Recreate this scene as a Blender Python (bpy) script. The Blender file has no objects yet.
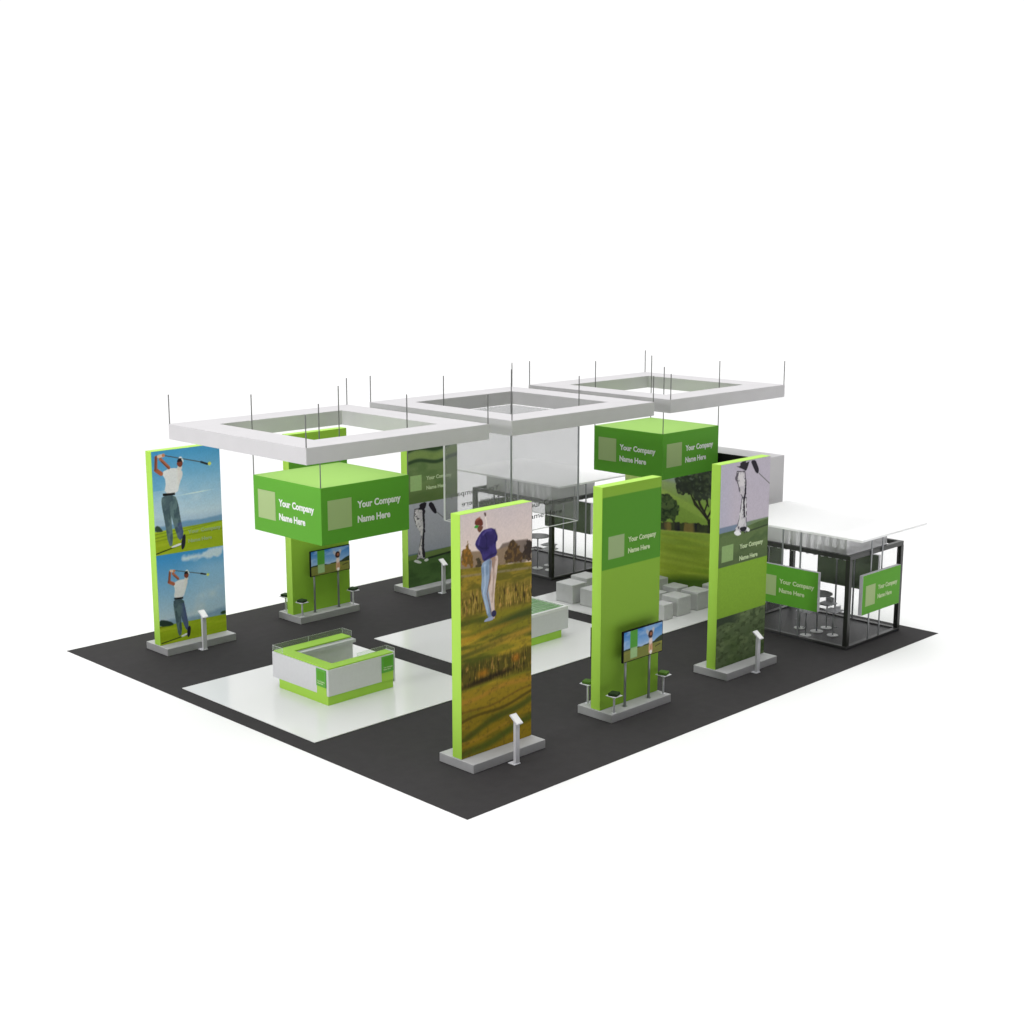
import bpy, bmesh, math, random
import numpy as np
from mathutils import Vector, Matrix

WL_FRONT, WL_BACK, WL_TOP = .09, 1.06, 2.7
AREAS = [('studio_lamp', (-26, 7.3, 12), (6, 7.3, 2.5), (7, 5), 5100), ('studio_lamp', (24, -4, 12), (8, 3, 1), (2.2, 2.2), 250)]
# ---------------------------------------------------------------- scene basics
S = 1.3                      # all coordinates below are in plan units of 1.3 m
scn = bpy.context.scene
col = scn.collection
random.seed(4)

def lin(r, g, b):
    f = lambda c: (c/255/12.92) if c/255 <= .04045 else ((c/255+.055)/1.055)**2.4
    return (f(r), f(g), f(b))

# ---------------------------------------------------------------- materials
def mat(name, color, rough=.5, spec=.3, metal=0., noise=0., nscale=8., alpha=None, bump=0., coat=0.):
    m = bpy.data.materials.new(name); m.use_nodes = True
    nt = m.node_tree; b = nt.nodes['Principled BSDF']
    b.inputs['Base Color'].default_value = (*color, 1)
    b.inputs['Roughness'].default_value = rough
    b.inputs['Specular IOR Level'].default_value = spec
    b.inputs['Metallic'].default_value = metal
    b.inputs['Coat Weight'].default_value = coat
    tc = nt.nodes.new('ShaderNodeTexCoord')
    if noise:
        n = nt.nodes.new('ShaderNodeTexNoise'); n.inputs['Scale'].default_value = nscale
        n.inputs['Detail'].default_value = 6
        nt.links.new(tc.outputs['Object'], n.inputs['Vector'])
        r = nt.nodes.new('ShaderNodeMapRange')
        r.inputs['From Min'].default_value = .3; r.inputs['From Max'].default_value = .7
        r.inputs['To Min'].default_value = 1-noise; r.inputs['To Max'].default_value = 1+noise
        nt.links.new(n.outputs['Fac'], r.inputs['Value'])
        mx = nt.nodes.new('ShaderNodeMix'); mx.data_type = 'RGBA'; mx.blend_type = 'MULTIPLY'
        mx.inputs['Factor'].default_value = 1
        mx.inputs[6].default_value = (*color, 1)
        nt.links.new(r.outputs['Result'], mx.inputs[7])
        nt.links.new(mx.outputs[2], b.inputs['Base Color'])
    if bump:
        n2 = nt.nodes.new('ShaderNodeTexNoise'); n2.inputs['Scale'].default_value = nscale*6
        nt.links.new(tc.outputs['Object'], n2.inputs['Vector'])
        bp = nt.nodes.new('ShaderNodeBump'); bp.inputs['Strength'].default_value = bump
        bp.inputs['Distance'].default_value = .01
        nt.links.new(n2.outputs['Fac'], bp.inputs['Height'])
        nt.links.new(bp.outputs['Normal'], b.inputs['Normal'])
    return m

def glass_mat(name, tint, grey, mixf, rough=.1):
    """thin sheet: tinted see-through pane mixed with a little body colour and a gloss"""
    m = bpy.data.materials.new(name); m.use_nodes = True
    nt = m.node_tree; nt.nodes.clear()
    o = nt.nodes.new('ShaderNodeOutputMaterial')
    t = nt.nodes.new('ShaderNodeBsdfTransparent'); t.inputs[0].default_value = (*tint, 1)
    d = nt.nodes.new('ShaderNodeBsdfPrincipled'); d.inputs['Base Color'].default_value = (*grey, 1)
    d.inputs['Roughness'].default_value = rough
    mx = nt.nodes.new('ShaderNodeMixShader'); mx.inputs[0].default_value = mixf
    nt.links.new(t.outputs[0], mx.inputs[1]); nt.links.new(d.outputs[0], mx.inputs[2])
    nt.links.new(mx.outputs[0], o.inputs['Surface'])
    return m

M = {}
M['floor'] = mat('studio_white_floor', (.81, .81, .81), .9, .0)
M['carpet'] = mat('charcoal_carpet', (.042, .040, .041), .85, .08, noise=.05, nscale=3., bump=.3)
M['platform'] = mat('glossy_white_laminate', (.72, .72, .72), .16, .35)
M['ring'] = mat('matt_white_fabric', (.60, .588, .60), .8, .1, noise=.02, nscale=1.5)
M['plinth'] = mat('grey_painted_plinth', (.41, .41, .415), .55, .3, noise=.04, nscale=5)
M['lime'] = mat('lime_paint', (.42, .72, .085), .5, .2)
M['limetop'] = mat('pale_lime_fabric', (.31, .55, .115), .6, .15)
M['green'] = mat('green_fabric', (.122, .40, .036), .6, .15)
M['pale'] = mat('pale_logo_green', (.42, .55, .25), .6, .15)
M['white'] = mat('white_letters', (.9, .9, .9), .6, .1)
M['dimwhite'] = mat('soft_white_letters', (.60, .72, .42), .6, .1)
M['smokeletter'] = mat('grey_letters', (.07, .07, .07), .6, .1)
M['wlam'] = mat('white_laminate', (.70, .70, .72), .35, .3, noise=.02)
M['cube'] = mat('light_grey_vinyl', (.60, .60, .605), .5, .25, noise=.03, nscale=6)
M['steel'] = mat('brushed_steel', (.30, .31, .32), .38, .5, metal=.6)
M['cable'] = mat('dark_cable', (.16, .16, .16), .5, .3)
M['black'] = mat('black_metal', (.022, .024, .020), .32, .5)
M['blackmatt'] = mat('matt_black', (.006, .006, .006), .7, .1)
M['sill'] = mat('dark_grey_sill', (.07, .07, .07), .4, .4)
M['pavfloor'] = mat('pavilion_floor', (.055, .055, .058), .45, .2)
M['roof'] = mat('white_roof', (.93, .93, .93), .5, .1)
M['stand'] = mat('silver_white_paint', (.66, .66, .69), .4, .3)
M['cushion'] = mat('dark_green_cushion', (.022, .045, .014), .8, .2, noise=.25, nscale=14)
M['cushion2'] = mat('green_cushion', (.07, .15, .02), .8, .2, noise=.25, nscale=14)
M['tabletop'] = mat('grey_table_top', (.16, .165, .17), .35, .4)
M['disc'] = mat('white_disc', (.95, .95, .95), .5, .2)
M['tube'] = mat('white_tube', (.80, .80, .80), .4, .2)
M['clearpane'] = glass_mat('clear_pane', (.995, .995, .995), (.6, .6, .6), .012)
M['pavpane'] = glass_mat('pavilion_pane', (.985, .985, .985), (.6, .6, .6), .02, .15)
M['smokepane'] = glass_mat('smoked_pane', (.80, .80, .805), (.85, .85, .85), .14, .35)
M['toppane'] = glass_mat('top_pane', (.95, .95, .95), (.9, .9, .9), .0, .5)
M['clerestory'] = glass_mat('valance_sheet', (.90, .90, .91), (.95, .95, .96), .56, .5)
M['edge'] = mat('polished_edge', (.85, .85, .85), .2, .5)
M['divider'] = mat('pale_green_divider', (.38, .55, .34), .3, .4)
M['guardpane'] = glass_mat('guard_pane', (.93, .96, .93), (.85, .85, .85), .09)
M['signback'] = mat('sign_back_dark_green', (.12, .17, .09), .5, .2)
M['greenglass'] = mat('green_glass', (.19, .36, .16), .12, .5)
M['logoplaque'] = mat('logo_plaque_green', (.12, .42, .05), .4, .3)

def sheet_mat(name, color, thru):
    """opal sheet that lets part of the daylight through"""
    m = mat(name, color, .5, .1); nt = m.node_tree
    o = nt.nodes['Material Output']; b = nt.nodes['Principled BSDF']
    t = nt.nodes.new('ShaderNodeBsdfTranslucent'); t.inputs[0].default_value = (*color, 1)
    x = nt.nodes.new('ShaderNodeMixShader'); x.inputs[0].default_value = thru
    nt.links.new(b.outputs[0], x.inputs[1]); nt.links.new(t.outputs[0], x.inputs[2]); nt.links.new(x.outputs[0], o.inputs['Surface'])
    return m
M['roof'] = sheet_mat('opal_roof_sheet', (.97, .97, .97), .38)
M['tube'] = sheet_mat('opal_tube', (.92, .92, .92), .3)

def paint_mat(name, rough=.45, glow=0.):
    m = bpy.data.materials.new(name); m.use_nodes = True
    nt = m.node_tree; b = nt.nodes['Principled BSDF']
    a = nt.nodes.new('ShaderNodeAttribute'); a.attribute_name = 'print'
    nt.links.new(a.outputs['Color'], b.inputs['Base Color'])
    b.inputs['Roughness'].default_value = rough
    b.inputs['Specular IOR Level'].default_value = .06
    if glow:
        nt.links.new(a.outputs['Color'], b.inputs['Emission Color'])
        b.inputs['Emission Strength'].default_value = glow
    return m
M['print'] = paint_mat('printed_fabric')
M['screen'] = paint_mat('lit_screen', .25, .18)

# ---------------------------------------------------------------- mesh helpers
class MB:
    def __init__(s): s.v = []; s.f = []; s.m = []
    def box(s, x0, y0, z0, x1, y1, z1, mi=0, faces=None):
        n = len(s.v)
        s.v += [(x, y, z) for z in (z0, z1) for y in (y0, y1) for x in (x0, x1)]
        F = [(0, 2, 3, 1), (4, 5, 7, 6), (0, 1, 5, 4), (2, 6, 7, 3), (0, 4, 6, 2), (1, 3, 7, 5)]
        for i, f in enumerate(F):
            s.f.append(tuple(n+k for k in f)); s.m.append(faces.get(i, mi) if faces else mi)
        return s
    def prism(s, pts, z0, z1, mi=0):
        n = len(s.v); k = len(pts)
        s.v += [(x, y, z0) for x, y in pts]+[(x, y, z1) for x, y in pts]
        s.f.append(tuple(n+i for i in reversed(range(k)))); s.m.append(mi)
        s.f.append(tuple(n+k+i for i in range(k))); s.m.append(mi)
        for i in range(k):
            j = (i+1) % k; s.f.append((n+i, n+j, n+k+j, n+k+i)); s.m.append(mi)
        return s
    def tube(s, a, b, r, r2=None, seg=12, mi=0):
        r2 = r if r2 is None else r2
        a = Vector(a); b = Vector(b); d = (b-a).normalized()
        u = d.orthogonal().normalized(); w = d.cross(u); n = len(s.v)
        for c, rr in ((a, r), (b, r2)):
            for i in range(seg):
                t = 2*math.pi*i/seg; s.v.append(tuple(c+(u*math.cos(t)+w*math.sin(t))*rr))
        s.f.append(tuple(n+i for i in reversed(range(seg)))); s.m.append(mi)
        s.f.append(tuple(n+seg+i for i in range(seg))); s.m.append(mi)
        for i in range(seg):
            j = (i+1) % seg; s.f.append((n+i, n+j, n+seg+j, n+seg+i)); s.m.append(mi)
        return s
    def disc(s, x, y, z0, z1, r, seg=28, mi=0): return s.tube((x, y, z0), (x, y, z1), r, seg=seg, mi=mi)
    def build(s, name, mats, parent=None, bevel=0., seg=2, smooth=False):
        me = bpy.data.meshes.new(name)
        me.from_pydata([(x*S, y*S, z*S) for x, y, z in s.v], [], s.f)
        if not isinstance(mats, (list, tuple)): mats = [mats]
        for m in mats: me.materials.append(m)
        for p, mi in zip(me.polygons, s.m): p.material_index = mi
        bm = bmesh.new(); bm.from_mesh(me)
        bmesh.ops.recalc_face_normals(bm, faces=bm.faces)
        if bevel:
            es = [e for e in bm.edges if len(e.link_faces) == 2 and e.calc_face_angle(0) > .6]
            bmesh.ops.bevel(bm, geom=es, offset=bevel*S, segments=seg, affect='EDGES', profile=.5, clamp_overlap=True)
        bm.to_mesh(me); bm.free()
        if smooth:
            for p in me.polygons: p.use_smooth = len(p.vertices) == 4
        o = bpy.data.objects.new(name, me); col.objects.link(o)
        if parent: o.parent = parent
        return o

def tag(o, label=None, cat=None, group=None, kind=None):
    if label: o['label'] = label
    if cat: o['category'] = cat
    if group: o['group'] = group
    if kind: o['kind'] = kind
    return o

def thing(name, loc, label, cat, group=None):
    o = bpy.data.objects.new(name, None); col.objects.link(o)
    o.empty_display_size = .2
    o.location = Vector(loc)*S
    return tag(o, label, cat, group)

def copy_tree(o, parent=None):
    c = o.copy(); col.objects.link(c)
    if parent: c.parent = parent
    for ch in list(o.children): copy_tree(ch, c)
    return c

def text_mesh(txt, bold):
    cu = bpy.data.curves.new('t', 'FONT'); cu.body = txt; cu.size = 1; cu.offset = bold; cu.resolution_u = 3
    ob = bpy.data.objects.new('t', cu); col.objects.link(ob)
    bpy.context.view_layer.update()
    me = bpy.data.meshes.new_from_object(ob.evaluated_get(bpy.context.evaluated_depsgraph_get()))
    v = [tuple(p.co)[:2] for p in me.vertices]; f = [tuple(p.vertices) for p in me.polygons]
    bpy.data.objects.remove(ob); bpy.data.meshes.remove(me); bpy.data.curves.remove(cu)
    return v, f

def lettering(parent, lines, height, width, material, origin, axis, gap=1.5, bold=.034, depth=.004, name='lettering', mirror=False):
    """words on an upright face, each word one mesh.  axis 'y': face looks to -y, reads along +x; 'x': looks to -x, reads
    along -y; '-y' looks to +y.  origin = top-left corner of the block on the face (plan units, parent space)."""
    for k, (txt, w) in enumerate(lines):
        words = txt.split(); data = [text_mesh(t_, bold) for t_ in words]
        wd = [max(p[0] for p in d[0])-min(p[0] for p in d[0]) for d in data]
        space = .30; tot = sum(wd)+space*(len(words)-1); sx = w/tot; sy = height/.72; cur = 0
        for (v, f), ww in zip(data, wd):
            x0 = min(p[0] for p in v); vs = []
            for p in v:
                a = (p[0]-x0+cur)*sx; q = p[1]*sy-height-k*height*gap
                if axis == 'y': vs.append((origin[0]+a, origin[1], origin[2]+q))
                elif axis == 'x': vs.append((origin[0], origin[1]-a, origin[2]+q))
                else: vs.append((origin[0]-a, origin[1], origin[2]+q))
            cur += ww+space
            me = bpy.data.meshes.new(name)
            me.from_pydata([(x*S, y*S, z*S) for x, y, z in vs], [], f)
            me.materials.append(material)
            bm = bmesh.new(); bm.from_mesh(me)
            bmesh.ops.remove_doubles(bm, verts=bm.verts, dist=1e-5)
            r = bmesh.ops.extrude_face_region(bm, geom=bm.faces[:])
            dv = {'y': (0, -1, 0), '-y': (0, 1, 0), 'x': (-1, 0, 0)}[axis]
            for e in r['geom']:
                if isinstance(e, bmesh.types.BMVert): e.co += Vector(dv)*depth*S
            bmesh.ops.recalc_face_normals(bm, faces=bm.faces)
            bm.to_mesh(me); bm.free()
            o = bpy.data.objects.new(name, me); col.objects.link(o)
            if parent: o.parent = parent

# ---------------------------------------------------------------- print painter (numpy, no files)
class Canvas:
    soft = 0; grain = .16
    def __init__(s, nx, ny, aspect):
        s.nx, s.ny, s.asp = nx, ny, aspect            # aspect = height / width
        u = np.linspace(0, 1, nx+1); v = np.linspace(0, 1, ny+1)
        s.U, s.V = np.meshgrid(u, v); s.c = np.zeros((ny+1, nx+1, 3)); s.px = 1.0/nx
    def noise(s, fx, fy, seed=0, oct=3):
        out = 0; amp = 1; tot = 0
        for o in range(oct):
            x = s.U*fx*2**o+seed*7.1; y = s.V*fy*2**o+seed*3.7
            xi = np.floor(x).astype(np.int64); yi = np.floor(y).astype(np.int64); xf = x-xi; yf = y-yi
            def h(a, b):
                n = (a*374761393+b*668265263+seed*974634777+o*1274126177) & 0x7fffffff
                n = ((n ^ (n >> 13))*1274126177) & 0x7fffffff
                return ((n ^ (n >> 16)) & 0xffff)/65535.
            w = lambda t: t*t*(3-2*t)
            a = h(xi, yi)*(1-w(xf))+h(xi+1, yi)*w(xf); b = h(xi, yi+1)*(1-w(xf))+h(xi+1, yi+1)*w(xf)
            out = out+amp*(a*(1-w(yf))+b*w(yf)); tot += amp; amp *= .5
        return out/tot
    def mix(s, a, color):
        c = np.array(color, float)
        a = np.clip(a, 0, 1)[..., None]
        s.c = s.c*(1-a)+c*a
    def fill(s, color): s.c[:] = color
    def vgrad(s, v0, c0, v1, c1, mask=None):
        t = np.clip((s.V-v0)/(v1-v0), 0, 1)[..., None]
        g = np.array(c0, float)*(1-t)+np.array(c1, float)*t
        if mask is None: s.c = g
        else: m = np.clip(mask, 0, 1)[..., None]; s.c = s.c*(1-m)+g*m
    def dist(s, pts):
        P = [(p[0], p[1]*s.asp) for p in pts]; X = s.U; Y = s.V*s.asp
        d = np.full(X.shape, 1e9); ins = np.zeros(X.shape, bool); n = len(P)
        for i in range(n):
            ax, ay = P[i]; bx, by = P[(i+1) % n]; ex, ey = bx-ax, by-ay
            t = np.clip(((X-ax)*ex+(Y-ay)*ey)/(ex*ex+ey*ey+1e-12), 0, 1)
            d = np.minimum(d, np.hypot(X-ax-t*ex, Y-ay-t*ey))
            c = ((ay > Y) != (by > Y)) & (X < (bx-ax)*(Y-ay)/((by-ay) if abs(by-ay) > 1e-9 else 1e-9)+ax)
            ins ^= c
        return np.where(ins, -d, d)
    def poly(s, pts, color, smooth=1, feather=1., tex=0, texc=None, grow=0.):
        for _ in range(smooth):
            q = []
            for i in range(len(pts)):
                a = pts[i]; b = pts[(i+1) % len(pts)]
                q += [(a[0]*.75+b[0]*.25, a[1]*.75+b[1]*.25), (a[0]*.25+b[0]*.75, a[1]*.25+b[1]*.75)]
            pts = q
        d = s.dist(pts)-grow
        a = np.clip(.5-d/(s.px*feather), 0, 1); s.mix(a, color); return a
    def stroke(s, pts, w, color, feather=1.):
        X = s.U; Y = s.V*s.asp; d = np.full(X.shape, 1e9)
        for (a, b) in zip(pts[:-1], pts[1:]):
            ax, ay, bx, by = a[0], a[1]*s.asp, b[0], b[1]*s.asp; ex, ey = bx-ax, by-ay
            t = np.clip(((X-ax)*ex+(Y-ay)*ey)/(ex*ex+ey*ey+1e-12), 0, 1)
            d = np.minimum(d, np.hypot(X-ax-t*ex, Y-ay-t*ey))
        s.mix(np.clip(.5-(d-w)/(s.px*feather), 0, 1), color)
    def dot(s, p, r, color, feather=1., sq=1.):
        d = np.hypot((s.U-p[0]), (s.V-p[1])*s.asp*sq)-r
        s.mix(np.clip(.5-d/(s.px*feather), 0, 1), color)
    def below(s, line, soft=1.):
        """mask of everything under the straight line through the two points"""
        (a, b), (c, d) = line[0], line[-1]
        y = b+(s.U-a)*(d-b)/(c-a)
        return np.clip(.5-(s.V-y)*s.asp/(s.px*soft), 0, 1)
    def mesh(s, name, origin, du, dv, material, parent, gain):
        """sheet spanned by du (left to right) and dv (bottom to top); picture colours are sRGB 0-255"""
        c = np.clip(s.c, 0, 255)/255.
        l = np.where(c <= .04045, c/12.92, ((c+.055)/1.055)**2.4)*np.array(gain)
        l = np.clip(l, 0, .93)
        nx, ny = s.nx, s.ny
        l = l*(1+s.grain*(s.noise(nx*.45, ny*.45, 99, 2)-.5))[..., None]
        for _ in range(s.soft):                    # the print is slightly soft, like an enlarged photograph
            l[1:-1] = l[1:-1]*.5+l[:-2]*.25+l[2:]*.25; l[:, 1:-1] = l[:, 1:-1]*.5+l[:, :-2]*.25+l[:, 2:]*.25
        P = (np.array(origin)[None, None]+s.U[..., None]*np.array(du)+s.V[..., None]*np.array(dv))*S
        idx = np.arange((nx+1)*(ny+1)).reshape(ny+1, nx+1)
        F = np.stack([idx[:-1, :-1], idx[:-1, 1:], idx[1:, 1:], idx[1:, :-1]], -1).reshape(-1, 4)
        me = bpy.data.meshes.new(name)
        me.from_pydata(P.reshape(-1, 3).tolist(), [], F.tolist())
        at = me.color_attributes.new('print', 'FLOAT_COLOR', 'POINT')
        at.data.foreach_set('color', np.concatenate([l.reshape(-1, 3), np.ones(((nx+1)*(ny+1), 1))], 1).astype(np.float32).ravel())
        me.materials.append(material)
        o = bpy.data.objects.new(name, me); col.objects.link(o)
        if parent: o.parent = parent
        return o

def logo_art(cv, x0, x1, z0, z1, color=(150, 165, 110)):
    cv.poly([(x0, z0), (x1, z0), (x1, z1), (x0, z1)], color, smooth=0)

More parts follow.
